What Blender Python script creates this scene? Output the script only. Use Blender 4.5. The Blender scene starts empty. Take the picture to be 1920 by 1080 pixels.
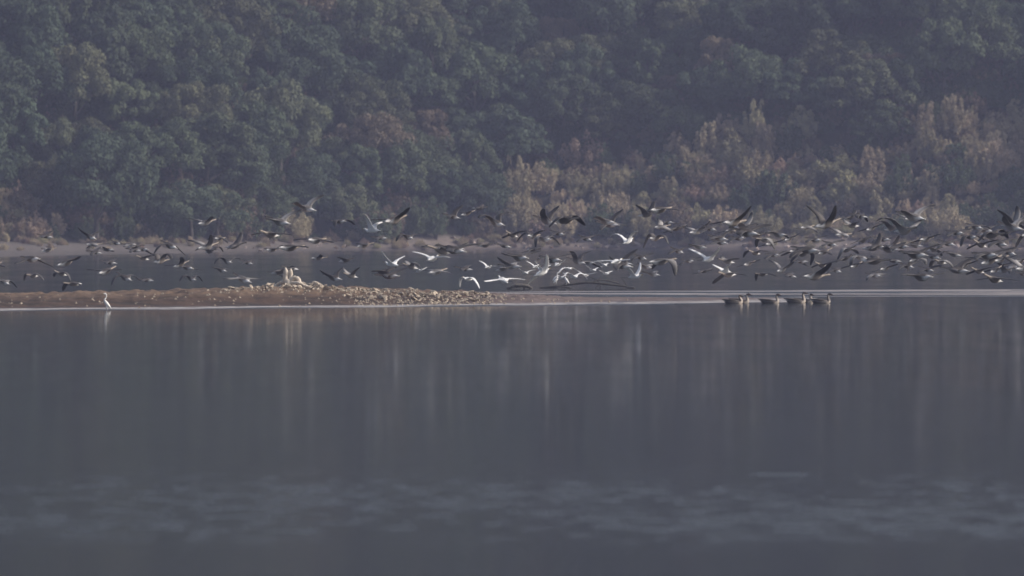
import bpy, math, random
import numpy as np
from mathutils import Vector, Matrix, noise

R = math.radians
SC = bpy.context.scene
COL = SC.collection
random.seed(7)

# ------------------------------------------------------------------ camera
CAM_H = 2.75           # metres above the lake
FPX = 9600.0           # focal length in pixels of a 1920 px wide picture
HORIZON = 415.0        # picture row of the horizon
cam_data = bpy.data.cameras.new('camera')
cam_data.sensor_width = 36.0
cam_data.lens = 36.0 * FPX / 1920.0
cam_data.clip_start = 1.0
cam_data.clip_end = 6000.0
cam_data.dof.use_dof = True
cam_data.dof.focus_distance = 172.0
cam_data.dof.aperture_fstop = 2.0
cam = bpy.data.objects.new('camera', cam_data)
cam.location = (0, 0, CAM_H)
cam.rotation_euler = (R(90) - math.atan((540 - HORIZON) / FPX), 0, 0)
COL.objects.link(cam)
SC.camera = cam

# ------------------------------------------------------------------ sky, sun, exposure
SUN_EL, SUN_AZ = 35.0, 90.0      # azimuth clockwise from +Y (the view direction): low winter sun from the right
world = bpy.data.worlds.new('World')
SC.world = world
world.use_nodes = True
wn = world.node_tree
sky = wn.nodes.new('ShaderNodeTexSky')
sky.sky_type = 'NISHITA'
sky.sun_disc = False
sky.sun_elevation = R(SUN_EL)
sky.sun_rotation = R(SUN_AZ)
sky.air_density = 1.0
sky.dust_density = 3.5
sky.ozone_density = 1.0
bg = wn.nodes['Background']
bg.inputs['Strength'].default_value = 0.125
hsv = wn.nodes.new('ShaderNodeHueSaturation')     # milky winter sky
hsv.inputs['Saturation'].default_value = 0.72
wn.links.new(sky.outputs[0], hsv.inputs['Color'])
wn.links.new(hsv.outputs[0], bg.inputs[0])

sd = bpy.data.lights.new('sun', 'SUN')
sd.energy = 3.4
sd.angle = R(0.53)
sd.color = (1.0, 0.93, 0.84)
sun = bpy.data.objects.new('sun', sd)
sdir = Vector((math.sin(R(SUN_AZ)) * math.cos(R(SUN_EL)), math.cos(R(SUN_AZ)) * math.cos(R(SUN_EL)), math.sin(R(SUN_EL))))
sun.rotation_euler = sdir.to_track_quat('Z', 'Y').to_euler()
sun.location = (100, 100, 200)
COL.objects.link(sun)

SC.view_settings.view_transform = 'Standard'
SC.view_settings.look = 'None'
SC.view_settings.exposure = 0.06
SC.view_settings.gamma = 1.0
SC.view_settings.use_curve_mapping = False
SC.render.engine = 'CYCLES'
SC.cycles.use_denoising = True
SC.cycles.max_bounces = 6
SC.cycles.diffuse_bounces = 2
SC.cycles.glossy_bounces = 3
SC.cycles.transmission_bounces = 2
SC.cycles.volume_bounces = 1
SC.cycles.sample_clamp_indirect = 4.0
SC.cycles.filter_width = 1.65


def at(px, py, d):
    """world point that the photograph shows at (px, py), d metres away"""
    return Vector(((px - 960.0) / FPX * d, d, CAM_H - (py - HORIZON) / FPX * d))


def row_to_dist(py):
    return FPX * CAM_H / (py - HORIZON)


def px_of(p):
    return 960.0 + p[0] / p[1] * FPX, HORIZON + (CAM_H - p[2]) / p[1] * FPX


# ------------------------------------------------------------------ helpers
def link(o, parent=None):
    COL.objects.link(o)
    if parent is not None:
        o.parent = parent
    return o


def mesh_obj(name, verts, faces, mats, parent=None, smooth=True, mat_idx=None):
    me = bpy.data.meshes.new(name)
    me.from_pydata(verts, [], faces)
    for m in (mats if isinstance(mats, (list, tuple)) else [mats]):
        me.materials.append(m)
    if mat_idx is not None:
        me.polygons.foreach_set('material_index', mat_idx)
    if smooth:
        me.polygons.foreach_set('use_smooth', [True] * len(me.polygons))
    me.update()
    return link(bpy.data.objects.new(name, me), parent)


def tag(o, label=None, cat=None, group=None, kind=None):
    if label: o['label'] = label
    if cat: o['category'] = cat
    if group: o['group'] = group
    if kind: o['kind'] = kind
    return o


ORD = ['', 'second', 'third', 'fourth', 'fifth', 'sixth', 'seventh', 'eighth', 'ninth', 'tenth', 'eleventh',
       'twelfth', 'thirteenth', 'fourteenth', 'fifteenth', 'sixteenth', 'seventeenth', 'eighteenth', 'nineteenth',
       'twentieth', 'twenty-first', 'twenty-second', 'twenty-third', 'twenty-fourth', 'twenty-fifth']


def single_out(entries):
    """entries: (object, phrase, picture x). Same phrase -> count them off from the left."""
    by = {}
    for o, ph, x in entries:
        by.setdefault(ph, []).append((x, o))
    for ph, lst in by.items():
        lst.sort(key=lambda a: a[0])
        n = len(lst)
        for i, (x, o) in enumerate(lst):
            if n == 1:
                o['label'] = ph
            elif i == 0:
                o['label'] = ph + ', leftmost of these'
            elif i == n - 1:
                o['label'] = ph + ', rightmost of these'
            else:
                o['label'] = ph + ', ' + ORD[i] + ' from left'


class NT:
    """small node-tree writer"""
    def __init__(self, name):
        self.m = bpy.data.materials.new(name)
        self.m.use_nodes = True
        self.t = self.m.node_tree
        self.b = self.t.nodes['Principled BSDF']

    def n(self, typ, **kw):
        nd = self.t.nodes.new(typ)
        for k, v in kw.items():
            setattr(nd, k, v)
        return nd

    def put(self, sock, v):
        if hasattr(v, 'is_output') or isinstance(v, bpy.types.NodeSocket):
            self.t.links.new(v, sock)
        else:
            sock.default_value = v

    def math(self, op, a, b=0.0, c=0.0, clamp=False):
        nd = self.n('ShaderNodeMath', operation=op, use_clamp=clamp)
        self.put(nd.inputs[0], a); self.put(nd.inputs[1], b); self.put(nd.inputs[2], c)
        return nd.outputs[0]

    def rng(self, v, a, b, c=0.0, d=1.0, smooth=True):
        nd = self.n('ShaderNodeMapRange')
        if smooth: nd.interpolation_type = 'SMOOTHSTEP'
        self.put(nd.inputs['Value'], v); self.put(nd.inputs['From Min'], a); self.put(nd.inputs['From Max'], b)
        self.put(nd.inputs['To Min'], c); self.put(nd.inputs['To Max'], d)
        return nd.outputs['Result']

    def pos(self):
        return self.n('ShaderNodeNewGeometry').outputs['Position']

    def xyz(self, v):
        s = self.n('ShaderNodeSeparateXYZ'); self.put(s.inputs[0], v)
        return s.outputs

    def scaled(self, v, s, off=(0, 0, 0)):
        mp = self.n('ShaderNodeMapping')
        self.put(mp.inputs['Vector'], v)
        mp.inputs['Scale'].default_value = s
        mp.inputs['Location'].default_value = off
        return mp.outputs[0]

    def noise(self, v, scale, detail=3.0, rough=0.55, dist=0.0):
        nd = self.n('ShaderNodeTexNoise')
        self.put(nd.inputs['Vector'], v)
        nd.inputs['Scale'].default_value = scale
        nd.inputs['Detail'].default_value = detail
        nd.inputs['Roughness'].default_value = rough
        nd.inputs['Distortion'].default_value = dist
        return nd.outputs['Fac']

    def mix(self, f, a, b):
        nd = self.n('ShaderNodeMix', data_type='RGBA')
        self.put(nd.inputs[0], f)
        self.put(nd.inputs[6], a if not isinstance(a, tuple) else (*a, 1.0))
        self.put(nd.inputs[7], b if not isinstance(b, tuple) else (*b, 1.0))
        return nd.outputs[2]

    def bump(self, h, strength, dist):
        nd = self.n('ShaderNodeBump')
        nd.inputs['Strength'].default_value = strength
        nd.inputs['Distance'].default_value = dist
        self.put(nd.inputs['Height'], h)
        return nd.outputs[0]


# ------------------------------------------------------------------ shapes of the place
def bar_near(x):        # distance of the sandbar's near waterline
    return 168.0 + (x + 1.0) * 0.6


def shore(x):           # distance of the far waterline
    t = x / 480.0 * FPX + 960.0         # rough picture column
    pts = [(-3000, 330), (-600, 345), (0, 372), (150, 398), (320, 430), (470, 466), (640, 486), (960, 500),
           (1150, 503), (1500, 492), (1920, 486), (2600, 470), (5000, 430)]
    for (a, b), (c, d) in zip(pts, pts[1:]):
        if t <= c:
            u = max(0.0, min(1.0, (t - a) / (c - a)))
            u = u * u * (3 - 2 * u)
            return b + (d - b) * u + 2.0 * noise.noise(Vector((x * 0.11, 3.0, 0)))
    return 430.0


def interp(t, pts):
    if t <= pts[0][0]: return pts[0][1]
    for (a, b), (c, d) in zip(pts, pts[1:]):
        if t <= c:
            u = (t - a) / (c - a)
            return b + (d - b) * u * u * (3 - 2 * u)
    return pts[-1][1]


def hill_foot(x):       # distance at which the wooded slope starts
    t = x / 480.0 * FPX + 960.0
    f = interp(t, [(-3000, 400), (-600, 440), (0, 452), (300, 462), (640, 493), (960, 508), (1500, 501), (1920, 495), (2600, 480), (5000, 440)])
    return max(shore(x) + 5.0, f)


def hill_z(x, y):
    s0 = shore(x)
    t = y - s0
    if t < 0:
        return max(-2.2, t * 0.12)
    # bare bank, then the wooded slope with spurs and gullies
    foot = hill_foot(x) - s0
    px = x / 480.0 * FPX + 960.0
    bank = interp(px, [(0, 0.95), (600, 1.0), (900, 1.35), (1200, 1.75), (1900, 1.7)]) + 0.35 * noise.noise(Vector((x * 0.07, 9.0, 2.0)))
    if t < foot:
        u = t / foot
        return bank * (u ** 0.8) * (0.55 + 0.45 * u) + 0.12 * noise.noise(Vector((x * 0.5, y * 0.5, 1.0))) * min(1, t)
    s = t - foot
    spur = noise.noise(Vector((x * 0.020 + 3.1, y * 0.004, 0.3))) * 0.6 + noise.noise(Vector((x * 0.055, y * 0.012, 5.3))) * 0.4
    z = bank + 0.62 * s * (1.0 + 0.30 * spur) + 1.6 * spur * min(1.0, s / 12.0)
    z += 0.8 * noise.noise(Vector((x * 0.09, y * 0.09, 0.0))) * min(1.0, s / 4.0)
    z += 3.2 * noise.noise(Vector((x * 0.048 + 7.0, s * 0.018, 1.3))) * min(1.0, s / 14.0)
    top = 88.0 + 16.0 * noise.noise(Vector((x * 0.004, 1.7, 0)))
    if z > top * 0.7:
        e = z - top * 0.7
        z = top * 0.7 + top * 0.3 * (1 - math.exp(-e / (top * 0.3)))
    return z


# ------------------------------------------------------------------ materials
def mat_water():
    k = NT('lake_water')
    p = k.pos(); x, y, z = k.xyz(p)
    # wind-ruffled patch on the near water
    band = k.math('MULTIPLY', k.rng(y, 41.0, 48.0), k.rng(y, 59.0, 50.5))
    blot = k.noise(k.scaled(p, (0.8, 0.55, 1)), 3.1, 4.0, 0.6, 0.3)
    big = k.noise(k.scaled(p, (0.35, 0.12, 1), (3.3, 0, 0)), 1.0, 2.0)
    m1 = k.math('MULTIPLY', band, k.rng(k.math('ADD', blot, k.math('MULTIPLY', big, 0.35)), 0.60, 0.90))
    sk = k.math('MULTIPLY', k.rng(k.math('ABSOLUTE', k.math('SUBTRACT', y, 55.6)), 0.45, 0.1), k.math('MULTIPLY', k.rng(x, 2.45, 2.8), k.rng(x, 3.4, 3.0)))
    m1 = k.math('MAXIMUM', m1, k.math('MULTIPLY', sk, 0.8))
    # ruffled water off the end of the bar, to the right
    yb = k.rng(x, 3.0, 13.0, 169.5, 186.0)
    yt = k.rng(x, 0.0, 22.0, 203.0, 209.0)
    inside = k.math('MULTIPLY', k.rng(k.math('SUBTRACT', y, yb), 0.0, 1.6), k.rng(k.math('SUBTRACT', yt, y), 0.0, 1.2))
    inside = k.math('MULTIPLY', inside, k.rng(x, -2.0, 6.0))
    streak = k.noise(k.scaled(p, (0.035, 0.42, 1)), 1.0, 3.0, 0.6)
    edge_t = k.rng(k.math('ABSOLUTE', k.math('SUBTRACT', k.math('SUBTRACT', yt, y), 2.0)), 1.8, 0.2)
    edge_b = k.rng(k.math('ABSOLUTE', k.math('SUBTRACT', k.math('SUBTRACT', y, yb), 2.0)), 2.2, 0.2)
    lines = k.math('MAXIMUM', edge_t, edge_b)
    m2 = k.math('MULTIPLY', inside, k.math('MAXIMUM', k.rng(streak, 0.35, 0.75, 0.35, 0.9), lines))
    # lapping edge along the bar
    yw = k.math('MULTIPLY_ADD', x, 0.6, 168.6)
    dn = k.math('SUBTRACT', yw, y)
    m3 = k.math('MULTIPLY', k.math('MULTIPLY', k.rng(dn, -0.5, 0.3), k.rng(dn, 3.2, 1.6)), k.rng(x, 8.0, 3.0))
    wob = k.noise(k.scaled(p, (0.12, 0.2, 1), (9, 0, 0)), 1.0, 2.0)
    m3 = k.math('MULTIPLY', m3, k.rng(wob, 0.25, 0.5, 0.5, 1.0))
    m = k.math('MAXIMUM', k.math('MULTIPLY', m1, 1.0), k.math('MAXIMUM', m2, m3))
    calm = k.noise(k.scaled(p, (0.30, 0.05, 1), (1.5, 4, 0)), 1.0, 2.0)
    r = k.math('ADD', k.rng(calm, 0.3, 0.7, 0.076, 0.110), k.math('MULTIPLY', m, 0.34))
    k.put(k.b.inputs['Roughness'], r)
    k.b.inputs['Base Color'].default_value = (0.030, 0.033, 0.034, 1)
    k.b.inputs['IOR'].default_value = 1.333
    w1 = k.noise(k.scaled(p, (0.9, 0.35, 1)), 1.0, 2.0)
    k.put(k.b.inputs['Normal'], k.bump(w1, 0.25, 0.006))
    return k.m


def mat_ground():
    k = NT('hill_earth')
    p = k.pos(); x, y, z = k.xyz(p)
    n1 = k.noise(p, 0.35, 5.0, 0.6); n2 = k.noise(p, 2.2, 4.0, 0.65)
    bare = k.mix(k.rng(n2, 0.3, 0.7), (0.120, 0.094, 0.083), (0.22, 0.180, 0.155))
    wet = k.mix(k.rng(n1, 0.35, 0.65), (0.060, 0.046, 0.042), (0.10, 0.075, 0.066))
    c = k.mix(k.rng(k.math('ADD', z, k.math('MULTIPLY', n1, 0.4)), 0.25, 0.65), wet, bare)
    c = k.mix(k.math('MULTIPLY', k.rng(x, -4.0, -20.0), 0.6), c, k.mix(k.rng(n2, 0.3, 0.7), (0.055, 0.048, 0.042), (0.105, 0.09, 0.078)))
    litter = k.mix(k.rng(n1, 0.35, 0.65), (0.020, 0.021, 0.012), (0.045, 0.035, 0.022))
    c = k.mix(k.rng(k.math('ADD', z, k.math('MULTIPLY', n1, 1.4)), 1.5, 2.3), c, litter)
    k.put(k.b.inputs['Base Color'], c)
    k.b.inputs['Roughness'].default_value = 0.95
    k.put(k.b.inputs['Normal'], k.bump(n2, 0.6, 0.15))
    return k.m


def mat_bar():
    k = NT('bar_mud')
    p = k.pos(); x, y, z = k.xyz(p)
    n1 = k.noise(p, 1.3, 5.0, 0.65); n2 = k.noise(p, 9.0, 4.0, 0.7)
    n3 = k.noise(k.scaled(p, (0.35, 0.9, 3.5)), 2.0, 4.0, 0.6)
    wet = k.mix(k.rng(n3, 0.35, 0.62), (0.022, 0.013, 0.009), (0.066, 0.037, 0.024))
    dry = k.mix(k.rng(n1, 0.3, 0.7), (0.080, 0.049, 0.031), (0.165, 0.108, 0.070))
    c = k.mix(k.rng(k.math('ADD', z, k.math('MULTIPLY', n1, 0.20)), 0.34, 0.56), wet, dry)
    flat = k.mix(k.rng(n1, 0.35, 0.65), (0.10, 0.070, 0.064), (0.16, 0.12, 0.11))
    c = k.mix(k.rng(x, -2.5, 0.5), c, flat)
    c = k.mix(k.rng(n2, 0.62, 0.76, 0.0, 0.3), c, (0.17, 0.12, 0.09))
    edge_sheen = k.mix(k.rng(n1, 0.35, 0.65), (0.22, 0.19, 0.18), (0.42, 0.39, 0.375))  # sky reflection along the waterline, painted in as a pale colour
    c = k.mix(k.rng(z, 0.042, 0.024), c, edge_sheen)
    k.put(k.b.inputs['Base Color'], c)
    k.put(k.b.inputs['Roughness'], k.rng(z, 0.0, 0.12, 0.45, 0.9))
    k.put(k.b.inputs['Normal'], k.bump(n2, 0.7, 0.03))
    return k.m


def mat_flat():
    k = NT('wet_mud')
    p = k.pos()
    n1 = k.noise(k.scaled(p, (0.08, 0.5, 1)), 1.0, 4.0, 0.6)
    k.put(k.b.inputs['Base Color'], k.mix(k.rng(n1, 0.35, 0.65), (0.20, 0.165, 0.155), (0.31, 0.28, 0.27)))
    k.b.inputs['Roughness'].default_value = 0.55
    k.put(k.b.inputs['Normal'], k.bump(k.noise(p, 3.0, 3.0), 0.4, 0.03))
    return k.m


def mat_stone(name, a, b, scale=14.0):
    k = NT(name)
    oi = k.n('ShaderNodeObjectInfo')
    tc = k.n('ShaderNodeTexCoord').outputs['Object']
    nn = k.noise(tc, scale, 4.0, 0.65)
    c = k.mix(k.rng(nn, 0.3, 0.7), a, b)
    hv = k.n('ShaderNodeHueSaturation')
    k.put(hv.inputs['Color'], c)
    k.put(hv.inputs['Value'], k.rng(oi.outputs['Random'], 0, 1, 0.6, 1.25, False))
    k.put(k.b.inputs['Base Color'], hv.outputs[0])
    k.b.inputs['Roughness'].default_value = 0.9
    k.put(k.b.inputs['Normal'], k.bump(nn, 0.5, 0.02))
    return k.m


def mat_wood(name, a, b):
    k = NT(name)
    tc = k.n('ShaderNodeTexCoord').outputs['Object']
    nn = k.noise(k.scaled(tc, (14, 14, 3)), 1.5, 5.0, 0.65)
    k.put(k.b.inputs['Base Color'], k.mix(k.rng(nn, 0.32, 0.68), a, b))
    k.b.inputs['Roughness'].default_value = 0.85
    k.put(k.b.inputs['Normal'], k.bump(nn, 0.6, 0.02))
    return k.m


def mat_leaf(name, a, b, vmin=0.75, vmax=1.3, trans=0.25):
    k = NT(name)
    oi = k.n('ShaderNodeObjectInfo')
    at_ = k.n('ShaderNodeAttribute'); at_.attribute_name = 'tint'
    c = k.mix(at_.outputs['Fac'], a, b)
    hv = k.n('ShaderNodeHueSaturation')
    k.put(hv.inputs['Color'], c)
    k.put(hv.inputs['Value'], k.rng(oi.outputs['Random'], 0, 1, vmin, vmax, False))
    k.put(hv.inputs['Hue'], k.rng(k.math('FRACT', k.math('MULTIPLY', oi.outputs['Random'], 7.3)), 0, 1, 0.485, 0.515, False))
    k.put(k.b.inputs['Base Color'], hv.outputs[0])
    k.b.inputs['Roughness'].default_value = 0.75
    k.b.inputs['Specular IOR Level'].default_value = 0.2
    tr = k.n('ShaderNodeBsdfTranslucent')
    k.put(tr.inputs['Color'], hv.outputs[0])
    mx = k.n('ShaderNodeMixShader')
    mx.inputs[0].default_value = trans
    k.t.links.new(k.b.outputs[0], mx.inputs[1]); k.t.links.new(tr.outputs[0], mx.inputs[2])
    k.t.links.new(mx.outputs[0], k.t.nodes['Material Output'].inputs['Surface'])
    return k.m


def mat_plumage():
    k = NT('plumage')
    a = k.n('ShaderNodeAttribute'); a.attribute_name = 'plumage'
    tc = k.n('ShaderNodeTexCoord').outputs['Object']
    nn = k.noise(tc, 40.0, 2.0)
    hv = k.n('ShaderNodeHueSaturation')
    k.put(hv.inputs['Color'], a.outputs['Color'])
    k.put(hv.inputs['Value'], k.rng(nn, 0.3, 0.7, 0.85, 1.12))
    k.put(k.b.inputs['Base Color'], hv.outputs[0])
    k.b.inputs['Roughness'].default_value = 0.6
    return k.m


M = {
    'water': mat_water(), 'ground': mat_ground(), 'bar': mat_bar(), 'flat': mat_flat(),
    'stone': mat_stone('pale_stone', (0.33, 0.265, 0.20), (0.60, 0.51, 0.40)),
    'rock': mat_stone('bank_rock', (0.32, 0.25, 0.22), (0.55, 0.45, 0.40), 5.0),
    'stump': mat_wood('bleached_wood', (0.48, 0.40, 0.31), (0.74, 0.66, 0.56)),
    'branch': mat_wood('wet_dead_wood', (0.030, 0.027, 0.025), (0.085, 0.075, 0.065)),
    'log': mat_wood('weathered_log', (0.06, 0.05, 0.045), (0.20, 0.18, 0.15)),
    'bark': mat_wood('bark', (0.05, 0.042, 0.035), (0.12, 0.10, 0.085)),
    'leaf_dark': mat_leaf('leaf_dark_green', (0.056, 0.084, 0.056), (0.090, 0.118, 0.070)),
    'leaf_mid': mat_leaf('leaf_mid_green', (0.074, 0.102, 0.058), (0.118, 0.142, 0.078)),
    'leaf_olive': mat_leaf('leaf_olive', (0.100, 0.115, 0.066), (0.150, 0.158, 0.090)),
    'leaf_brown': mat_leaf('leaf_grey_brown', (0.14, 0.115, 0.085), (0.22, 0.165, 0.115)),
    'tan': mat_leaf('leaf_tan', (0.36, 0.29, 0.20), (0.53, 0.445, 0.315)),
    'straw': mat_leaf('leaf_straw_green', (0.27, 0.245, 0.150), (0.42, 0.375, 0.24)),
    'russet': mat_leaf('leaf_russet', (0.30, 0.215, 0.165), (0.42, 0.315, 0.245)),
    'bird': mat_plumage(),
}

# ------------------------------------------------------------------ lake and land
ws = 1500.0
me = mesh_obj('lake_bed', [(-ws, -700, -2.6), (ws, -700, -2.6), (ws, 1500, -2.6), (-ws, 1500, -2.6)], [(0, 1, 2, 3)], M['ground'], smooth=False)
tag(me, 'muddy bed under the lake', kind='structure')
me = mesh_obj('lake_water', [(-ws, -700, 0), (ws, -700, 0), (ws, 1500, 0), (-ws, 1500, 0)], [(0, 1, 2, 3)], M['water'], smooth=False)
tag(me, 'still grey lake water mirroring the hillside', kind='structure')


def build_hill():
    xs = np.concatenate([np.linspace(-900, -120, 40)[:-1], np.linspace(-120, 120, 170), np.linspace(120, 900, 40)[1:]])
    ts = np.concatenate([np.linspace(0, 120, 70)[:-1], np.linspace(120, 560, 40)])
    V, F = [], []
    for x in xs:
        s, f = shore(x), hill_foot(x)
        ys = np.concatenate([np.linspace(s - 16, s, 14)[:-1], np.linspace(s, f, 26)[:-1], f + ts])
        for y in ys:
            V.append((x, y, hill_z(x, y)))
    n = len(ys)
    for i in range(len(xs) - 1):
        for j in range(n - 1):
            a = i * n + j
            F.append((a, a + n, a + n + 1, a + 1))
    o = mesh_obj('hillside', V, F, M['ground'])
    tag(o, 'steep wooded hillside rising from the far shore', kind='structure')
    return o


hill = build_hill()


def bar_crest(x):
    pts = [(-60, 0.34), (-17, 0.37), (-12, 0.43), (-9.4, 0.50), (-7.2, 0.56), (-5.2, 0.44), (-3.0, 0.36), (-0.8, 0.27),
           (0.5, 0.17), (2.5, 0.10), (5.5, 0.055), (8.5, 0.03), (10.5, 0.0), (12, -0.1)]
    for (a, b), (c, d) in zip(pts, pts[1:]):
        if x <= c:
            u = max(0, (x - a) / (c - a))
            return b + (d - b) * u
    return -0.2


def bar_z(x, v):
    """v metres behind the near waterline"""
    c = bar_crest(x)
    lump = 0.06 * noise.noise(Vector((x * 0.9, v * 0.6, 0))) + 0.09 * noise.noise(Vector((x * 2.6, v * 1.5, 4.0))) + 0.06 * noise.noise(Vector((x * 6.5, v * 3.0, 8.0)))
    if x > 0.5:
        lump *= max(0.25, 1 - (x - 0.5) / 3.0)
    lip = 1.7 * max(0.0, min(1.0, (6.5 - x) / 5.0)) * (0.55 + 1.1 * noise.noise(Vector((x * 0.33, 1.0, 3.0))))  # flat lip shaped to carry the painted bright waterline
    if v < -lip:
        return -0.01 + (v + lip) * 0.09
    if v < 0:
        return 0.010 + 0.012 * noise.noise(Vector((x * 0.6, v * 0.8, 6.0)))
    if v < 3.5:
        u = v / 3.5
        return c * (0.16 * u + 0.84 * u * u * (3 - 2 * u)) + lump * u
    if v < 8:
        return c + 0.02 * (v - 3.5) / 4.5 + lump
    u = (v - 8) / 8.0
    return (c + 0.02) * (1 - u) - 0.35 * u + lump * (1 - u)


def build_bar():
    xs = np.concatenate([np.linspace(-60, -18, 60)[:-1], np.linspace(-18, 12, 420)])
    vs = np.concatenate([np.linspace(-4, 0, 14)[:-1], np.linspace(0, 9, 72)[:-1], np.linspace(9, 17, 14)])
    V, F = [], []
    for x in xs:
        b = bar_near(x) + 0.7 * noise.noise(Vector((x * 0.35, 7.7, 0))) + 0.25 * noise.noise(Vector((x * 1.3, 2.7, 0)))
        for v in vs:
            V.append((x, b + v, bar_z(x, v)))
    n = len(vs)
    for i in range(len(xs) - 1):
        for j in range(n - 1):
            a = i * n + j
            F.append((a, a + n, a + n + 1, a + 1))
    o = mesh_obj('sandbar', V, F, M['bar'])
    return tag(o, 'low brown mud bar running into the lake from the left', kind='structure')


bar = build_bar()

def mud_flat():
    """film of wet mud barely awash off the right end of the bar"""
    V, F = [], []
    xs = np.linspace(-4, 70, 260); us = np.linspace(0, 1, 44)
    for x in xs:
        yb = interp(x, [(-4.0, 196.5), (4.0, 192.0), (11.0, 185.5), (70.0, 190.0)]); yt = interp(x, [(-4.0, 198.0), (3.0, 202.0), (22, 209), (70, 214)])
        for u in us:
            y = yb + (yt - yb) * u
            e = min(1.0, min(u, 1 - u) * 9.0)
            st = noise.noise(Vector((x * 0.045, y * 0.33, 0.7))) + 0.5 * noise.noise(Vector((x * 0.16, y * 0.9, 2.7)))
            z = 0.006 + 0.030 * st + 0.010 * (1.0 if u < 0.16 or u > 0.88 else 0.0)
            V.append((x, y, z * e - 0.06 * (1 - e)))
    n = len(us)
    for i in range(len(xs) - 1):
        for j in range(n - 1):
            a = i * n + j
            F.append((a, a + n, a + n + 1, a + 1))
    o = mesh_obj('mud_flat', V, F, M['flat'])
    return tag(o, 'flat film of pale wet mud right of the bar', kind='structure')


mud_flat()

# ------------------------------------------------------------------ stones
def stone_mesh(name, seed, mat, flat=0.6, long=1.5):
    rnd = random.Random(seed)
    # a chipped block: random planes cut from a ball of 26 points, hulled
    import bmesh
    bm = bmesh.new()
    for i in range(16):
        v = Vector((rnd.gauss(0, 1), rnd.gauss(0, 1), rnd.gauss(0, 1))).normalized()
        v *= rnd.uniform(0.75, 1.1)
        bm.verts.new((v.x * long * 0.5, v.y * 0.5, v.z * flat * 0.5))
    r = bmesh.ops.convex_hull(bm, input=bm.verts)
    junk = [e for e in r['geom_interior'] if isinstance(e, bmesh.types.BMVert)]
    bmesh.ops.delete(bm, geom=junk, context='VERTS')
    me = bpy.data.meshes.new(name)
    bm.to_mesh(me); bm.free()
    me.materials.append(mat)
    return me


stone_meshes = [stone_mesh('stone', 10 + i, M['stone'], random.uniform(0.35, 0.8), random.uniform(1.2, 2.0)) for i in range(12)]
rock_meshes = [stone_mesh('rock', 50 + i, M['rock'], random.uniform(0.55, 0.85), random.uniform(1.0, 1.5)) for i in range(8)]


def bar_point(x, v):
    b = bar_near(x) + 0.7 * noise.noise(Vector((x * 0.35, 7.7, 0))) + 0.25 * noise.noise(Vector((x * 1.3, 2.7, 0)))
    return Vector((x, b + v, bar_z(x, v)))


rs = random.Random(3)
stone_spots = []
for i in range(105):           # heap along the crest round the stump
    x = rs.gauss(-7.0, 1.15)
    if not -9.8 < x < -3.5: continue
    h = max(0.0, 0.16 * (1 - abs(x + 7.0) / 2.6))
    stone_spots.append((x, rs.uniform(2.9, 5.5), rs.uniform(0, h), rs.uniform(0.11, 0.24)))
for i in range(62):            # the thin row of stones on the ridge
    x = rs.uniform(-9.6, -2.0)
    stone_spots.append((x, rs.uniform(3.1, 4.8), 0.0, rs.uniform(0.09, 0.19)))
for i in range(150):           # rubble apron running down to the water
    x = rs.uniform(-5.5, -0.75)
    u = (x + 5.5) / 4.75
    v = rs.uniform(max(0.15, 2.0 - 2.6 * u), 4.4)
    stone_spots.append((x, v, rs.uniform(0, 0.05), rs.uniform(0.10, 0.24)))
for i in range(8):             # a few on the bare left part
    stone_spots.append((rs.uniform(-15.5, -9.5), rs.uniform(0.2, 4.0), 0, rs.uniform(0.06, 0.14)))
stone_spots = stone_spots[:298]
for (x, v, h, s) in stone_spots:
    p = bar_point(x, v)
    o = bpy.data.objects.new('stone', rs.choice(stone_meshes))
    o.location = (p.x, p.y, p.z + h + s * 0.12)
    o.rotation_euler = (rs.gauss(0, 0.4), rs.gauss(0, 0.4), rs.uniform(0, 6.28))
    s *= rs.choice([0.55, 0.75, 0.95, 1.15])
    o.scale = (s, s * rs.uniform(0.6, 1.0), s * rs.uniform(0.5, 1.0))
    link(o, bar)


def gravel():
    V, F = [], []
    rg = random.Random(9)
    base = [(-1, -1, 0), (1, -1, 0), (1, 1, 0), (-1, 1, 0), (0, 0, 1)]
    for i in range(1750):
        if i < 1500:
            x = rg.uniform(-9.5, -0.2); v = rg.uniform(0.3, 5.0)
            if x < -5.3 and v < 2.6: continue
        else:
            x = rg.uniform(-18, 4); v = rg.uniform(0.1, 5.0) ** 0.8
        p = bar_point(x, v)
        if p.z < 0.01: continue
        s = rg.uniform(0.02, 0.06); a = rg.uniform(0, 6.28); k = len(V)
        for bx, by, bz in base:
            jx, jy = bx * rg.uniform(0.5, 1.1), by * rg.uniform(0.5, 1.1)
            V.append((p.x + s * (jx * math.cos(a) - jy * math.sin(a)), p.y + s * (jx * math.sin(a) + jy * math.cos(a)), p.z - 0.01 + s * bz * 1.1))
        F += [(k, k + 1, k + 4), (k + 1, k + 2, k + 4), (k + 2, k + 3, k + 4), (k + 3, k, k + 4)]
    o = mesh_obj('gravel', V, F, M['stone'], parent=bar, smooth=False)
    o['kind'] = 'stuff'


gravel()

for i in range(270):           # rocks lying along the far bank
    if i < 75:
        px = rs.gauss(1120, 60)
    else:
        px = rs.uniform(420, 1960) if i % 3 else rs.uniform(960, 1960)
    d = 500
    x = (px - 960) / FPX * d
    s = shore(x)
    t = rs.uniform(0.2, 8.5)
    sz = rs.uniform(0.18, 0.62) * (1.5 if i < 6 else 1.0)
    o = bpy.data.objects.new('rock', rs.choice(rock_meshes))
    o.location = (x, s + t, hill_z(x, s + t) + sz * 0.12)
    o.rotation_euler = (rs.gauss(0, 0.3), rs.gauss(0, 0.3), rs.uniform(0, 6.28))
    o.scale = (sz, sz, sz * rs.uniform(0.6, 1.0))
    link(o, hill)

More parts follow.
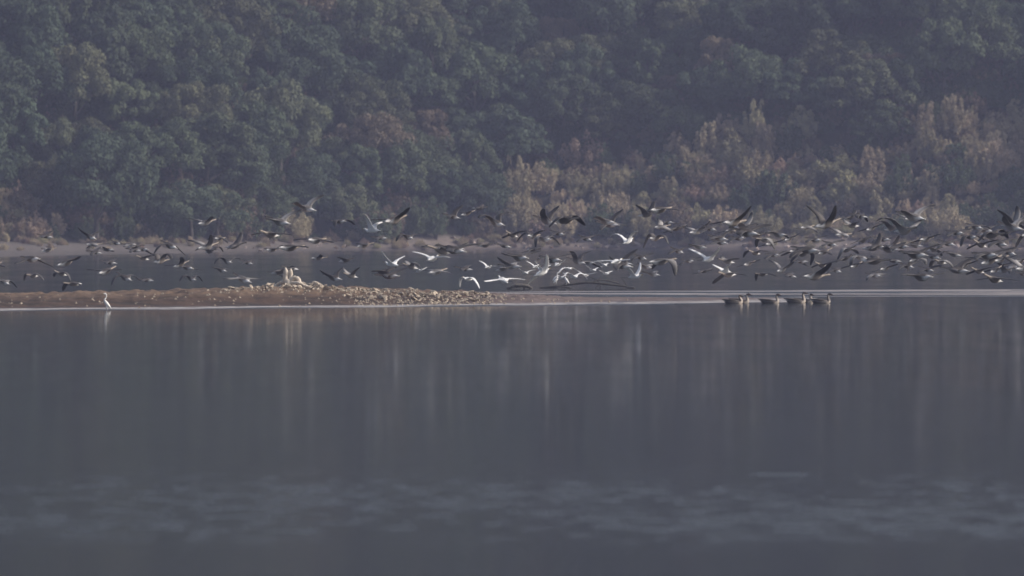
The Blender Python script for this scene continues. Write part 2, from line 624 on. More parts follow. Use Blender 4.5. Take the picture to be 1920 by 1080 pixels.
# ------------------------------------------------------------------ swept tubes (wood)
def tube(pts, radii, nseg=8, seed=0, rough=0.18):
    rnd = random.Random(seed)
    V, F = [], []
    P = [Vector(p) for p in pts]
    n = len(P)
    for i, p in enumerate(P):
        t = (P[min(i + 1, n - 1)] - P[max(i - 1, 0)]).normalized()
        a = t.cross(Vector((0.31, 0.9, 0.17))).normalized()
        b = t.cross(a)
        for k in range(nseg):
            an = 2 * math.pi * k / nseg
            r = radii[i] * (1 + rnd.uniform(-rough, rough))
            V.append(p + (a * math.cos(an) + b * math.sin(an)) * r)
    for i in range(n - 1):
        for k in range(nseg):
            a0 = i * nseg + k; a1 = i * nseg + (k + 1) % nseg
            F.append((a0, a1, a1 + nseg, a0 + nseg))
    F.append(tuple(range(nseg))[::-1])
    F.append(tuple((n - 1) * nseg + k for k in range(nseg)))
    return [tuple(v) for v in V], F


def refine(pts, radii, k=4, jit=0.0, seed=1):
    rnd = random.Random(seed)
    out, ro = [], []
    P = [Vector(p) for p in pts]
    for i in range(len(P) - 1):
        p0, p1, p2, p3 = P[max(i - 1, 0)], P[i], P[i + 1], P[min(i + 2, len(P) - 1)]
        for j in range(k):
            u = j / k
            q = 0.5 * ((2 * p1) + (p2 - p0) * u + (2 * p0 - 5 * p1 + 4 * p2 - p3) * u * u + (3 * p1 - p0 - 3 * p2 + p3) * u ** 3)
            out.append(q + Vector((rnd.uniform(-1, 1), rnd.uniform(-1, 1), rnd.uniform(-1, 1))) * jit)
            ro.append(radii[i] + (radii[i + 1] - radii[i]) * u)
    out.append(P[-1]); ro.append(radii[-1])
    return out, ro


def wood_part(name, pts, radii, mat, parent, seed, jit=0.008, nseg=8, rough=0.18):
    p, r = refine(pts, radii, 4, jit, seed)
    V, F = tube(p, r, nseg, seed, rough)
    return mesh_obj(name, V, F, mat, parent)


def empty(name, loc):
    o = bpy.data.objects.new(name, None)
    o.location = loc
    o.empty_display_size = 0.2
    return link(o)


# bleached stump on the crest of the bar
sx = (551 - 960) / FPX * 172.5
sp = bar_point(sx, 4.2)
stump = empty('driftwood_stump', (sp.x, sp.y, sp.z))
tag(stump, 'bleached two-pronged tree stump standing on the stone heap of the bar', 'stump')
W = M['stump']
wood_part('trunk', [(-0.02, 0, -0.1), (-0.02, 0, 0.12), (-0.03, 0, 0.28)], [0.17, 0.13, 0.10], W, stump, 1, 0.01, 12, 0.14)
wood_part('prong', [(-0.08, 0.0, 0.16), (-0.10, 0.01, 0.36), (-0.085, 0.0, 0.54), (-0.12, 0, 0.64)], [0.12, 0.085, 0.07, 0.02], W, stump, 2)
wood_part('prong', [(0.03, 0.03, 0.14), (0.055, 0.03, 0.34), (0.075, 0.02, 0.50), (0.06, 0.02, 0.60)], [0.12, 0.08, 0.065, 0.018], W, stump, 3)
wood_part('root', [(0.02, 0, 0.12), (0.17, -0.04, 0.30), (0.30, -0.05, 0.27), (0.42, -0.06, 0.10), (0.72, -0.05, 0.0), (1.0, 0.0, -0.06)], [0.09, 0.065, 0.075, 0.06, 0.05, 0.03], W, stump, 4)
wood_part('root', [(0.05, -0.06, 0.10), (0.30, -0.2, 0.14), (0.62, -0.25, 0.02), (0.85, -0.3, -0.08)], [0.08, 0.055, 0.05, 0.03], W, stump, 5)
wood_part('root', [(-0.05, 0, 0.14), (-0.25, 0.05, 0.16), (-0.45, 0.05, 0.03), (-0.6, 0.05, -0.08)], [0.09, 0.06, 0.045, 0.03], W, stump, 6)
wood_part('root', [(-0.02, -0.05, 0.10), (-0.16, -0.2, 0.06), (-0.3, -0.4, -0.02)], [0.07, 0.05, 0.03], W, stump, 7)
wood_part('root', [(0.70, 0.05, 0.02), (0.82, 0.05, 0.16), (0.95, 0.04, 0.12), (1.08, 0.02, -0.03)], [0.035, 0.04, 0.04, 0.03], W, stump, 8)

# short log awash behind the bar
D_LOG = 209.0
lp = at(972, 541, D_LOG); lp.z = 0
log = empty('floating_log', lp)
tag(log, 'short thick log awash just left of the fallen branch', 'log')
lg = lambda px, py, dy=0: (((px - 972) / FPX * D_LOG), dy, (541 - py) / FPX * D_LOG)
wood_part('log_body', [lg(957, 540), lg(963, 536), lg(975, 535), lg(988, 536.5), lg(998, 540.5)], [0.04, 0.075, 0.085, 0.07, 0.035], M['log'], log, 11)
wood_part('snag', [lg(981, 537), lg(983, 540), lg(984, 543)], [0.03, 0.03, 0.02], M['log'], log, 12)
wood_part('snag', [lg(957, 540), lg(953, 539), lg(951, 540.5)], [0.04, 0.04, 0.025], M['log'], log, 13)

# fallen dead branch lying in the shallows
D_BR = 211.0
bp = at(1100, 540, D_BR); bp.z = 0
branch = empty('fallen_branch', bp)
tag(branch, 'long dark dead branch lying in shallow water under the white birds', 'branch')
bl = lambda px, py, dy=0: (((px - 1100) / FPX * D_BR), dy, (540 - py) / FPX * D_BR)
B = M['branch']
wood_part('main_limb', [bl(1012, 540), bl(1035, 538.5), bl(1065, 534), bl(1098, 530), bl(1128, 532), bl(1160, 535.5), bl(1192, 540)], [0.03, 0.04, 0.045, 0.045, 0.045, 0.04, 0.018], B, branch, 21)
wood_part('side_limb', [bl(1108, 531), bl(1124, 524.5, .1), bl(1142, 527, .2), bl(1158, 531, .25), bl(1176, 538, .3)], [0.03, 0.026, 0.026, 0.024, 0.012], B, branch, 22)
wood_part('side_limb', [bl(1015, 539.5, -.3), bl(1040, 537, -.3), bl(1062, 538.5, -.25), bl(1075, 540.5, -.2)], [0.02, 0.035, 0.03, 0.015], B, branch, 23)
wood_part('twig', [bl(1126, 532), bl(1119, 537, -.1), bl(1116, 541, -.15)], [0.024, 0.02, 0.012], B, branch, 24)
wood_part('twig', [bl(1128, 532), bl(1126, 538, -.1), bl(1124, 542, -.12)], [0.024, 0.02, 0.012], B, branch, 25)
wood_part('twig', [bl(1126, 532), bl(1117, 524, .1), bl(1104, 519, .2)], [0.02, 0.014, 0.007], B, branch, 26)
wood_part('twig', [bl(1175, 536), bl(1170, 527, .1), bl(1164, 519, .15)], [0.018, 0.014, 0.007], B, branch, 27)
wood_part('twig', [bl(1055, 536), bl(1062, 529, -.1), bl(1071, 523, -.15)], [0.018, 0.013, 0.006], B, branch, 28)
wood_part('twig', [bl(1040, 538), bl(1037, 530, .1), bl(1041, 519, .15)], [0.016, 0.012, 0.006], B, branch, 29)

# ------------------------------------------------------------------ vegetation
def leaf_cloud(name, seed, lobes, n_leaf, size, mats, outward=1.0, upright=0.0, aspect=0.75):
    """leaf-sized faces spread through the lobes (centre, radius, squash) of a crown"""
    g = np.random.default_rng(seed)
    w = np.array([l[1] ** 2 for l in lobes]); w = w / w.sum()
    idx = g.choice(len(lobes), n_leaf, p=w)
    C = np.array([l[0] for l in lobes])[idx]
    Rr = np.array([l[1] for l in lobes])[idx]
    Sq = np.array([l[2] for l in lobes])[idx]
    d = g.normal(size=(n_leaf, 3)); d /= np.linalg.norm(d, axis=1)[:, None]
    d[:, 2] = np.where(d[:, 2] < -0.35, -d[:, 2], d[:, 2])
    rad = Rr * (0.55 + 0.5 * g.random(n_leaf) ** 0.6)
    ctr = C + d * rad[:, None] * np.stack([np.ones(n_leaf), np.ones(n_leaf), Sq], 1)
    nrm = d * outward + g.normal(size=(n_leaf, 3)) * 0.55
    nrm /= np.linalg.norm(nrm, axis=1)[:, None]
    ref = g.normal(size=(n_leaf, 3)); ref[:, 2] += upright * 4
    ta = np.cross(nrm, ref); ta /= np.linalg.norm(ta, axis=1)[:, None]
    tb = np.cross(nrm, ta)
    s = size * (0.6 + 0.8 * g.random(n_leaf))
    u = ta * (s * aspect * 0.5)[:, None]; v = tb * (s * 0.5)[:, None]
    V = np.empty((n_leaf, 4, 3))
    V[:, 0] = ctr - v; V[:, 1] = ctr + u - v * 0.1; V[:, 2] = ctr + v; V[:, 3] = ctr - u - v * 0.1
    me = bpy.data.meshes.new(name)
    me.vertices.add(n_leaf * 4)
    me.vertices.foreach_set('co', V.reshape(-1))
    me.loops.add(n_leaf * 4)
    me.loops.foreach_set('vertex_index', np.arange(n_leaf * 4, dtype=np.int32))
    me.polygons.add(n_leaf)
    me.polygons.foreach_set('loop_start', np.arange(0, n_leaf * 4, 4, dtype=np.int32))
    me.polygons.foreach_set('loop_total', np.full(n_leaf, 4, dtype=np.int32))
    me.update(calc_edges=True)
    ten = np.repeat(np.clip(g.random(n_leaf) * 0.6 + g.random(len(lobes))[idx] * 0.5, 0, 1), 4)
    a = me.attributes.new('tint', 'FLOAT', 'POINT')
    a.data.foreach_set('value', ten.astype(np.float32))
    for m in mats: me.materials.append(m)
    me.validate()
    return me


def crown_lobes(seed, Rx, H, base, n):
    g = np.random.default_rng(seed)
    L = []
    while len(L) < n:
        d = g.normal(size=3); d /= np.linalg.norm(d)
        if d[2] < -0.45: continue
        f = 0.55 + 0.38 * g.random()
        irr = 1 + 0.32 * math.sin(3 * math.atan2(d[1], d[0]) + seed) + g.normal() * 0.07
        c = np.array([d[0] * Rx * f * irr, d[1] * Rx * f * irr, base + H * 0.5 + d[2] * H * 0.5 * f])
        L.append((c, Rx * (0.12 + 0.17 * g.random()), 0.75 + 0.25 * g.random()))
    return L


TREE_KINDS = [('leaf_dark', 'dark green'), ('leaf_mid', 'mid green'), ('leaf_olive', 'olive green'), ('leaf_brown', 'grey-brown')]
crown_me = {}
for ki, (mk, _) in enumerate(TREE_KINDS):
    for v in range(4 if ki < 2 else 3):
        sd_ = 100 + ki * 10 + v
        rx = [3.9, 3.3, 4.5, 3.0][v]; hh = [6.0, 6.0, 5.6, 6.4][v]
        crown_me[(ki, v)] = leaf_cloud('crown', sd_, crown_lobes(sd_, rx, hh, 0.7, 70), 15000, 0.24, [M[mk]])


def trunk_mesh(seed):
    rnd = random.Random(seed)
    V, F = [], []

    def add(pts, rad, ns=7):
        p, r = refine(pts, rad, 3, 0.03, rnd.randint(0, 999))
        v, f = tube(p, r, ns, rnd.randint(0, 999), 0.1)
        k = len(V); V.extend(v); F.extend([tuple(i + k for i in q) for q in f])
    lean = (rnd.uniform(-.4, .4), rnd.uniform(-.6, 0))
    add([(0, 0, -1.2), (0, 0, 0.5), (lean[0] * .5, lean[1] * .5, 2.6), (lean[0], lean[1], 5.2)], [0.30, 0.22, 0.16, 0.06])
    for i in range(6):
        a = i * 1.05 + rnd.uniform(-.3, .3); z = 1.6 + i * 0.45; L = rnd.uniform(1.6, 2.6)
        add([(lean[0] * .4, lean[1] * .4, z), (math.cos(a) * L * .5, math.sin(a) * L * .5, z + 0.8), (math.cos(a) * L, math.sin(a) * L, z + 1.9)], [0.10, 0.07, 0.025], 5)
    me = bpy.data.meshes.new('trunk')
    me.from_pydata(V, [], F); me.materials.append(M['bark'])
    me.polygons.foreach_set('use_smooth', [True] * len(me.polygons))
    return me


trunk_me = [trunk_mesh(i) for i in range(4)]


def shrub_mesh(seed, mk, w, h, n, tall):
    """loose bush: many small sprays of leaves at the ends of rising shoots, ragged on top"""
    g = np.random.default_rng(seed)
    L = []
    for i in range(34):
        a = g.random() * 6.28; r = w * 0.5 * math.sqrt(g.random())
        top = h * (1.05 - 0.55 * (2 * r / w) ** 2) * (0.65 + 0.5 * g.random())
        for f in (1.0, 0.72, 0.42):
            q = r * (0.6 + 0.4 * f)
            L.append((np.array([math.cos(a) * q + g.normal() * 0.06, math.sin(a) * q + g.normal() * 0.06, top * f]),
                      w * (0.055 + 0.045 * g.random()) * (1.25 - 0.4 * f), 1.3 + 1.2 * tall))
    return leaf_cloud('shrub', seed, L, n, 0.20, [M[mk], M['bark']], 0.6, tall, 0.40 if tall > 0.3 else 0.65)


SHRUB_KINDS = [('tan', 'tan'), ('straw', 'yellow-green'), ('russet', 'russet'), ('leaf_brown', 'grey-brown'), ('leaf_mid', 'green')]
shrub_me = {}
for ki, (mk, _) in enumerate(SHRUB_KINDS):
    for v in range(3):
        shrub_me[(ki, v)] = shrub_mesh(300 + ki * 7 + v, mk, [3.2, 2.5, 3.8][v], [2.2, 2.9, 1.9][v], 5200, [0.2, 0.9, 0.4][v])


def stems_mesh(seed):
    rnd = random.Random(seed)
    V, F = [], []
    for i in range(9):
        a = rnd.uniform(0, 6.28); L = rnd.uniform(0.4, 1.3); z = rnd.uniform(1.2, 2.5)
        p, r = refine([(0.1 * math.cos(a), 0.1 * math.sin(a), -0.4), (math.cos(a) * L * .4, math.sin(a) * L * .4, z * .5), (math.cos(a) * L, math.sin(a) * L, z)], [0.05, 0.035, 0.012], 2, 0.02, i)
        v, f = tube(p, r, 5, i, 0.1)
        k = len(V); V.extend(v); F.extend([tuple(q + k for q in ff) for ff in f])
    me = bpy.data.meshes.new('stems')
    me.from_pydata(V, [], F); me.materials.append(M['bark'])
    return me


stems_me = [stems_mesh(70 + i) for i in range(3)]


def shrub_zone(px, z):
    """height of the scrub belt above the water along the far shore, by picture column"""
    pts = [(-300, 1.0), (0, 4.6), (110, 3.6), (170, 1.2), (420, 1.2), (500, 0.9), (560, 1.8), (640, 0.9), (880, 1.3), (960, 5.0), (1030, 8.5),
           (1150, 8.0), (1300, 10.2), (1420, 11.0), (1560, 11.5), (1700, 9.0), (1850, 12.5), (2000, 13.0), (2600, 6.0)]
    for (a, b), (c, d) in zip(pts, pts[1:]):
        if px <= c:
            return z < b + (d - b) * max(0, (px - a) / (c - a))
    return False


rt = random.Random(21)
tree_entries, shrub_entries = [], []
far_pts = []
placed = []
grid = {}


def near_ok(x, y, r):
    cx, cy = int(x // 6), int(y // 6)
    for i in range(cx - 1, cx + 2):
        for j in range(cy - 1, cy + 2):
            for (qx, qy, qr) in grid.get((i, j), ()):
                if (qx - x) ** 2 + (qy - y) ** 2 < (0.5 * (r + qr)) ** 2:
                    return False
    grid.setdefault((cx, cy), []).append((x, y, r))
    return True


n_t = n_s = 0
for i in range(17000):
    x = rt.uniform(-95, 95)
    s = hill_foot(x)
    t = rt.uniform(-2.2, 92.0)
    y = s + t
    z = hill_z(x, y)
    if z < 0.6: continue
    px, py = px_of((x, y, z + 3.0))
    if not -120 < px < 2040 or py < -75: continue
    wob = 3.2 * noise.noise(Vector((x * 0.13, y * 0.11, 3)))
    if shrub_zone(px, z + wob):
        if not near_ok(x, y, 1.9): continue
        f = noise.noise(Vector((x * 0.10, y * 0.07, 11.0))) + rt.gauss(0, 0.22)
        ki = 0 if f > 0.05 else 3 if f < -0.42 else 1 if f < -0.06 else rt.choice([0, 1, 2, 3])
        if px < 140: ki = rt.choice([2, 3, 3, 4])
        elif px < 900: ki = rt.choice([4, 4, 4, 3, 1])
        if px > 1780 and z < 6: ki = rt.choice([1, 4, 4])
        if rt.random() < 0.07 or noise.noise(Vector((x * 0.17, y * 0.14, 21.0))) > 0.36: ki = 4
        v = rt.randrange(3)
        e = empty('shrub', (x, y, z - 0.15))
        sc = rt.choice([0.6, 0.8, 1.0, 1.25]) * rt.uniform(0.85, 1.15)
        e.rotation_euler = (0, 0, rt.uniform(0, 6.28)); e.scale = (sc, sc, sc * rt.uniform(0.85, 1.25))
        c = bpy.data.objects.new('foliage', shrub_me[(ki, v)]); link(c, e)
        c = bpy.data.objects.new('stems', stems_me[v]); link(c, e)
        tag(e, None, 'shrub', 'scrub along the far shore')
        shrub_entries.append((e, ki, px, py, z)); n_s += 1
    else:
        rr = rt.choice([3.0, 3.6, 4.4])
        if not near_ok(x, y, rr): continue
        q = rt.random(); f = noise.noise(Vector((x * 0.05, y * 0.05, 2.0)))
        ki = 2 if q < 0.13 + 0.25 * max(0, f) else 3 if q > (0.965 if px < 1150 else 0.90) else 1 if q < 0.55 else 0
        v = rt.randrange(4 if ki < 2 else 3)
        e = empty('broadleaf_tree', (x, y, z - 0.3))
        sc = rr / 3.9 * rt.uniform(0.85, 1.25)
        e.rotation_euler = (0, 0, rt.uniform(0, 6.28)); e.scale = (sc, sc, sc * rt.uniform(0.85, 1.4))
        c = bpy.data.objects.new('crown', crown_me[(ki, v)]); link(c, e)
        c = bpy.data.objects.new('trunk', trunk_me[rt.randrange(4)]); link(c, e)
        tag(e, None, 'tree', 'trees on the far hillside')
        tree_entries.append((e, ki, px, py, z)); n_t += 1
print('trees', n_t, 'shrubs', n_s)

def third(px):
    return ['far left', 'left', 'left centre', 'right centre', 'right', 'far right'][max(0, min(5, int(px // 320)))]


ent = []
for (e, ki, px, py, z) in tree_entries:
    lev = 'at the picture\'s top edge' if py < 40 else 'high on the slope' if py < 140 else 'midway up the slope' if py < 250 else 'low on the slope' if py < 350 else 'by the far waterline'
    ent.append((e, '%s tree %s, %s' % (TREE_KINDS[ki][1], lev, third(px)), px))
for (e, ki, px, py, z) in shrub_entries:
    lev = 'high in the scrub belt' if py < 300 else 'midway up the scrub' if py < 350 else 'near the far bank' if py < 400 else 'on the far waterline'
    ent.append((e, '%s shrub %s, %s' % (SHRUB_KINDS[ki][1], lev, third(px)), px))
single_out(ent)

# the rest of the wood (above, behind and to either side of the picture): one uncounted mass
P = []
rf = random.Random(5)
for i in range(60000):
    if len(P) > 5200: break
    x = rf.uniform(-420, 420); s = hill_foot(x); t = 430 * rf.random() ** 1.4
    y = s + t; z = hill_z(x, y)
    if z < 1.6: continue
    px, py = px_of((x, y, z + 3.0))
    if -120 < px < 2040 and py > -75 and t < 92: continue
    if not near_ok(x, y, 4.3): continue
    P.append((x, y, z - 0.3))


def scatter(name, pts, protos, label, smin, smax, cat):
    me = bpy.data.meshes.new(name)
    me.from_pydata(pts, [], [])
    o = link(bpy.data.objects.new(name, me))
    ng = bpy.data.node_groups.new(name, 'GeometryNodeTree')
    ng.interface.new_socket('Geometry', in_out='INPUT', socket_type='NodeSocketGeometry')
    ng.interface.new_socket('Geometry', in_out='OUTPUT', socket_type='NodeSocketGeometry')
    gi = ng.nodes.new('NodeGroupInput'); go = ng.nodes.new('NodeGroupOutput')
    join = ng.nodes.new('GeometryNodeJoinGeometry')
    idx = ng.nodes.new('GeometryNodeInputIndex')
    rot = ng.nodes.new('FunctionNodeRandomValue'); rot.data_type = 'FLOAT_VECTOR'
    rot.inputs[0].default_value = (0, 0, 0); rot.inputs[1].default_value = (0, 0, 6.283)
    scl = ng.nodes.new('FunctionNodeRandomValue'); scl.data_type = 'FLOAT'
    scl.inputs[2].default_value = smin; scl.inputs[3].default_value = smax
    for i, pr in enumerate(protos):
        oi = ng.nodes.new('GeometryNodeObjectInfo'); oi.inputs['Object'].default_value = pr
        oi.inputs['As Instance'].default_value = True
        ip = ng.nodes.new('GeometryNodeInstanceOnPoints')
        md = ng.nodes.new('ShaderNodeMath'); md.operation = 'MODULO'; md.inputs[1].default_value = len(protos)
        cm = ng.nodes.new('FunctionNodeCompare'); cm.data_type = 'FLOAT'; cm.operation = 'EQUAL'
        cm.inputs[1].default_value = i; cm.inputs['Epsilon'].default_value = 0.1
        ng.links.new(idx.outputs[0], md.inputs[0]); ng.links.new(md.outputs[0], cm.inputs[0])
        ng.links.new(cm.outputs[0], ip.inputs['Selection'])
        ng.links.new(gi.outputs[0], ip.inputs['Points'])
        ng.links.new(oi.outputs['Geometry'], ip.inputs['Instance'])
        ng.links.new(rot.outputs[0], ip.inputs['Rotation'])
        ng.links.new(scl.outputs[1], ip.inputs['Scale'])
        ng.links.new(ip.outputs[0], join.inputs[0])
    ng.links.new(join.outputs[0], go.inputs[0])
    md = o.modifiers.new('scatter', 'NODES'); md.node_group = ng
    return tag(o, label, cat, kind='stuff')


def first_of(me):
    return next(o for o in bpy.data.objects if o.type == 'MESH' and o.data == me)


used = {o.data.name for o in bpy.data.objects if o.type == 'MESH'}
pro = [first_of(m) for k, m in crown_me.items() if m.name in used and k[0] < 3][:7]
scatter('forest', P, pro, 'dense wood covering the rest of the hill', 0.8, 1.25, 'wood')

# low undergrowth between the trees
U, H = [], []
for i in range(10500):
    x = rf.uniform(-95, 95); s = hill_foot(x); t = rf.uniform(-1, 85); y = s + t; z = hill_z(x, y)
    if z < 0.6: continue
    pu = px_of((x, y, z + 3.0))
    if shrub_zone(pu[0], z + 3.2 * noise.noise(Vector((x * 0.13, y * 0.11, 3)))):
        if rf.random() < 0.95: H.append((x, y, z - 0.1))
        continue
    U.append((x, y, z - 0.2))
protoU = [first_of(shrub_me[k]) for k in [(4, 0), (4, 2), (3, 0)] if shrub_me[k].name in used]
scatter('undergrowth', U, protoU, 'low undergrowth covering the slope between the trees', 0.45, 1.0, 'undergrowth')

# dry grass tufts and drift litter along the far bank
G = []
for i in range(2600):
    x = rf.uniform(-70, 70); s0 = shore(x); f0 = hill_foot(x)
    u = rf.random() ** 0.6
    if x < -12 and u < 0.75 and rf.random() < 0.8: continue
    y = s0 + (f0 + 2.0 - s0) * u
    if noise.noise(Vector((x * 0.18, y * 0.2, 8.0))) < -0.05: continue
    G.append((x, y, hill_z(x, y) - 0.03))
protoG = [first_of(shrub_me[k]) for k in [(0, 1), (0, 0), (3, 0), (1, 2), (2, 0), (0, 2)] if shrub_me[k].name in used]
scatter('dead_grass', H, protoG, 'tall tan dead grass between the shrubs of the scrub slope', 0.32, 0.72, 'grass')
scatter('dry_grass', G, protoG, 'dry grass tufts along the far bank', 0.10, 0.30, 'grass')

# ------------------------------------------------------------------ birds
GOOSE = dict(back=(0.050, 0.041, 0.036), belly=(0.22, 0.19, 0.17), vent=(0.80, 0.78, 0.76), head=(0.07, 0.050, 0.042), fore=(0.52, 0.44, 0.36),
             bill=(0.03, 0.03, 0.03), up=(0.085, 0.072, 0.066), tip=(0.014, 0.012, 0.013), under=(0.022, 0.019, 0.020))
SUNLIT = dict(GOOSE, back=(0.10, 0.09, 0.085), up=(0.34, 0.32, 0.31), under=(0.11, 0.10, 0.10), belly=(0.34, 0.31, 0.29))  # sun glint on the wings painted in as paler plumage
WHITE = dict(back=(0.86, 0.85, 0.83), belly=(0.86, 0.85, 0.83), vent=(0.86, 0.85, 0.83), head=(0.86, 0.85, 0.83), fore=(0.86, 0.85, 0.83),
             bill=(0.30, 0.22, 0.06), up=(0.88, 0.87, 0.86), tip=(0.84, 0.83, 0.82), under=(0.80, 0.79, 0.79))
NR = 10


def paint(me, cols):
    a = me.attributes.new('plumage', 'FLOAT_COLOR', 'POINT')
    a.data.foreach_set('color', np.array([(c[0], c[1], c[2], 1.0) for c in cols], dtype=np.float32).reshape(-1))


def lerp3(a, b, u):
    return tuple(a[i] + (b[i] - a[i]) * u for i in range(3))


def flying_bird(name, loc, yaw, pitch, lw, rw, pal, white, seed, wlen):
    """one continuous skin: body loft with its flanks opened and bridged into two wings.
    lw, rw: (wrist, tip) points in the bird's own frame (x forward, y left, z up)"""
    rnd = random.Random(seed)
    k = wlen / 0.75
    if white:
        prof = [(-0.30, .00, .014, .010), (-0.24, .0, .040, .020), (-0.15, 0, .065, .06), (-0.08, 0, .080, .078), (-0.01, 0, .085, .085), (0.06, 0, .076, .080),
                (0.12, -.01, .05, .056), (0.17, -.02, .036, .05), (0.21, .00, .030, .042), (0.25, .035, .026, .028), (0.285, .045, .020, .022), (0.33, .04, .009, .010), (0.40, .035, .003, .003)]
    else:
        prof = [(-0.40, .015, .045, .008), (-0.31, .01, .045, .028), (-0.19, -.005, .075, .07), (-0.10, -.01, .094, .092), (-0.01, -.012, .100, .098), (0.08, -.008, .088, .088),
                (0.15, .0, .062, .064), (0.22, .012, .036, .040), (0.32, .022, .026, .028), (0.41, .028, .028, .031), (0.45, .03, .026, .030), (0.49, .024, .014, .016), (0.53, .018, .006, .007)]
    i0, i1 = 2, 6
    V, C, F = [], [], []
    for i, (x, z, w, h) in enumerate(prof):
        for j in range(NR):
            a = 2 * math.pi * j / NR
            V.append(Vector((x * k, -math.cos(a) * w * k, (z + math.sin(a) * h) * k)))
            s = math.sin(a)
            if i >= len(prof) - 2: c = pal['bill']
            elif i >= len(prof) - 6: c = lerp3(pal['fore'], pal['head'], 1.0 if s > 0.1 else 0.15)
            elif i <= 2: c = pal['vent'] if s < 0.35 or i == 1 else pal['back']
            else: c = pal['back'] if s > 0.2 else lerp3(pal['belly'], pal['back'], 0.35 if s > -0.4 else 0.0)
            C.append(c)
    n = len(prof)
    hole = set()
    for i in range(i0, i1):
        hole.add((i, 0)); hole.add((i, NR // 2 - 1))
    for i in range(n - 1):
        for j in range(NR):
            if (i, j) in hole: continue
            a = i * NR + j; b = i * NR + (j + 1) % NR
            F.append((a, b, b + NR, a + NR))
    F.append(tuple(range(NR - 1, -1, -1)))
    F.append(tuple((n - 1) * NR + j for j in range(NR)))
    m = i1 - i0 + 1
    fwd = Vector((1, 0, 0))
    for side in (1, -1):                 # 1 = right wing (-y), -1 = left wing
        wrist, tip = (rw if side == 1 else lw)
        if side == 1: top_j, bot_j = 1, 0
        else: top_j, bot_j = NR // 2 - 1, NR // 2
        top = [i * NR + top_j for i in range(i0, i1 + 1)]
        bot = [i * NR + bot_j for i in range(i0, i1 + 1)]
        root = (V[top[m // 2]] + V[bot[m // 2]]) * 0.5
        prev_t, prev_b = top, bot
        secs = [(0.16, .27), (0.34, .255), (0.52, .235), (0.68, .20), (0.82, .165), (0.92, .12), (0.975, .07), (1.0, .02)]
        tw = rnd.uniform(-0.15, 0.35)
        for (s, ch) in secs:
            q = root * (1 - s) ** 2 + wrist * 2 * s * (1 - s) + tip * s * s
            q2 = root * (1 - s - .02) ** 2 + wrist * 2 * (s + .02) * (1 - s - .02) + tip * (s + .02) ** 2
            span = (q2 - q).normalized()
            cd = fwd - span * fwd.dot(span)
            cd = cd.normalized() if cd.length > 1e-3 else Vector((0, 0, 1))
            nrm = cd.cross(span) * (1 if side == -1 else -1)
            ang = tw * s
            cd2 = cd * math.cos(ang) + nrm * math.sin(ang)
            nrm2 = nrm * math.cos(ang) - cd * math.sin(ang)
            ch2 = ch * min(k, 1.0) * (0.62 if white else 0.96)
            sweep = fwd * (0.10 * k * math.sin(min(1, s * 1.6) * math.pi * 0.5) - 0.20 * k * s * s)
            ct, cb = [], []
            for i in range(m):
                u = i / (m - 1)               # 0 trailing, 1 leading
                cam_ = 0.07 * math.sin(u * math.pi) * ch2
                th = 0.028 * ch2 * math.sin(max(0.06, min(0.97, u)) * math.pi) + 0.0035 * k
                base = q + sweep + cd2 * ((u - 0.62) * ch2)
                ct.append(len(V)); V.append(base + nrm2 * (cam_ + th))
                fl = max(0.0, (s - 0.40) / 0.50)
                trail = 1.0 if u < 0.3 else 0.0
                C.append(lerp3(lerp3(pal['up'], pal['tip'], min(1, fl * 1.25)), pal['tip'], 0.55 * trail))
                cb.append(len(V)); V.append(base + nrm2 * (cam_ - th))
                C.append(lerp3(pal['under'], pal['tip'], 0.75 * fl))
            for i in range(m - 1):
                ft = (prev_t[i], prev_t[i + 1], ct[i + 1], ct[i])
                fb = (prev_b[i + 1], prev_b[i], cb[i], cb[i + 1])
                F.append(ft if side == 1 else ft[::-1]); F.append(fb if side == 1 else fb[::-1])
            f1 = (prev_t[-1], prev_b[-1], cb[-1], ct[-1]); f0 = (prev_b[0], prev_t[0], ct[0], cb[0])
            F.append(f1 if side == 1 else f1[::-1]); F.append(f0 if side == 1 else f0[::-1])
            prev_t, prev_b = ct, cb
        cap = prev_t + prev_b[::-1]
        F.append(tuple(cap))
    if white:                             # trailing legs
        for sy in (-0.018, 0.018):
            kk = len(V)
            for (x, r) in ((-0.16, .008), (-0.34, .007), (-0.47, .006), (-0.52, .010), (-0.56, .003)):
                for j in range(4):
                    a = j * math.pi / 2
                    V.append(Vector((x * k, (sy + math.cos(a) * r) * k, (-0.03 + math.sin(a) * r) * k)))
                    C.append((0.03, 0.028, 0.025))
            for i in range(4):
                for j in range(4):
                    a = kk + i * 4 + j; b = kk + i * 4 + (j + 1) % 4
                    F.append((a, b, b + 4, a + 4))
    # pitch only the body, not the traced wings: shear small, so rotate body rings about y
    cp, sp_ = math.cos(pitch), math.sin(pitch)
    nb = n * NR
    for i in range(nb):
        v = V[i]
        V[i] = Vector((v.x * cp - v.z * sp_, v.y, v.x * sp_ + v.z * cp))
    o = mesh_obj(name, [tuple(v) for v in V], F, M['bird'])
    paint(o.data, C)
    o.location = loc
    o.rotation_euler = (0, 0, yaw)
    return o


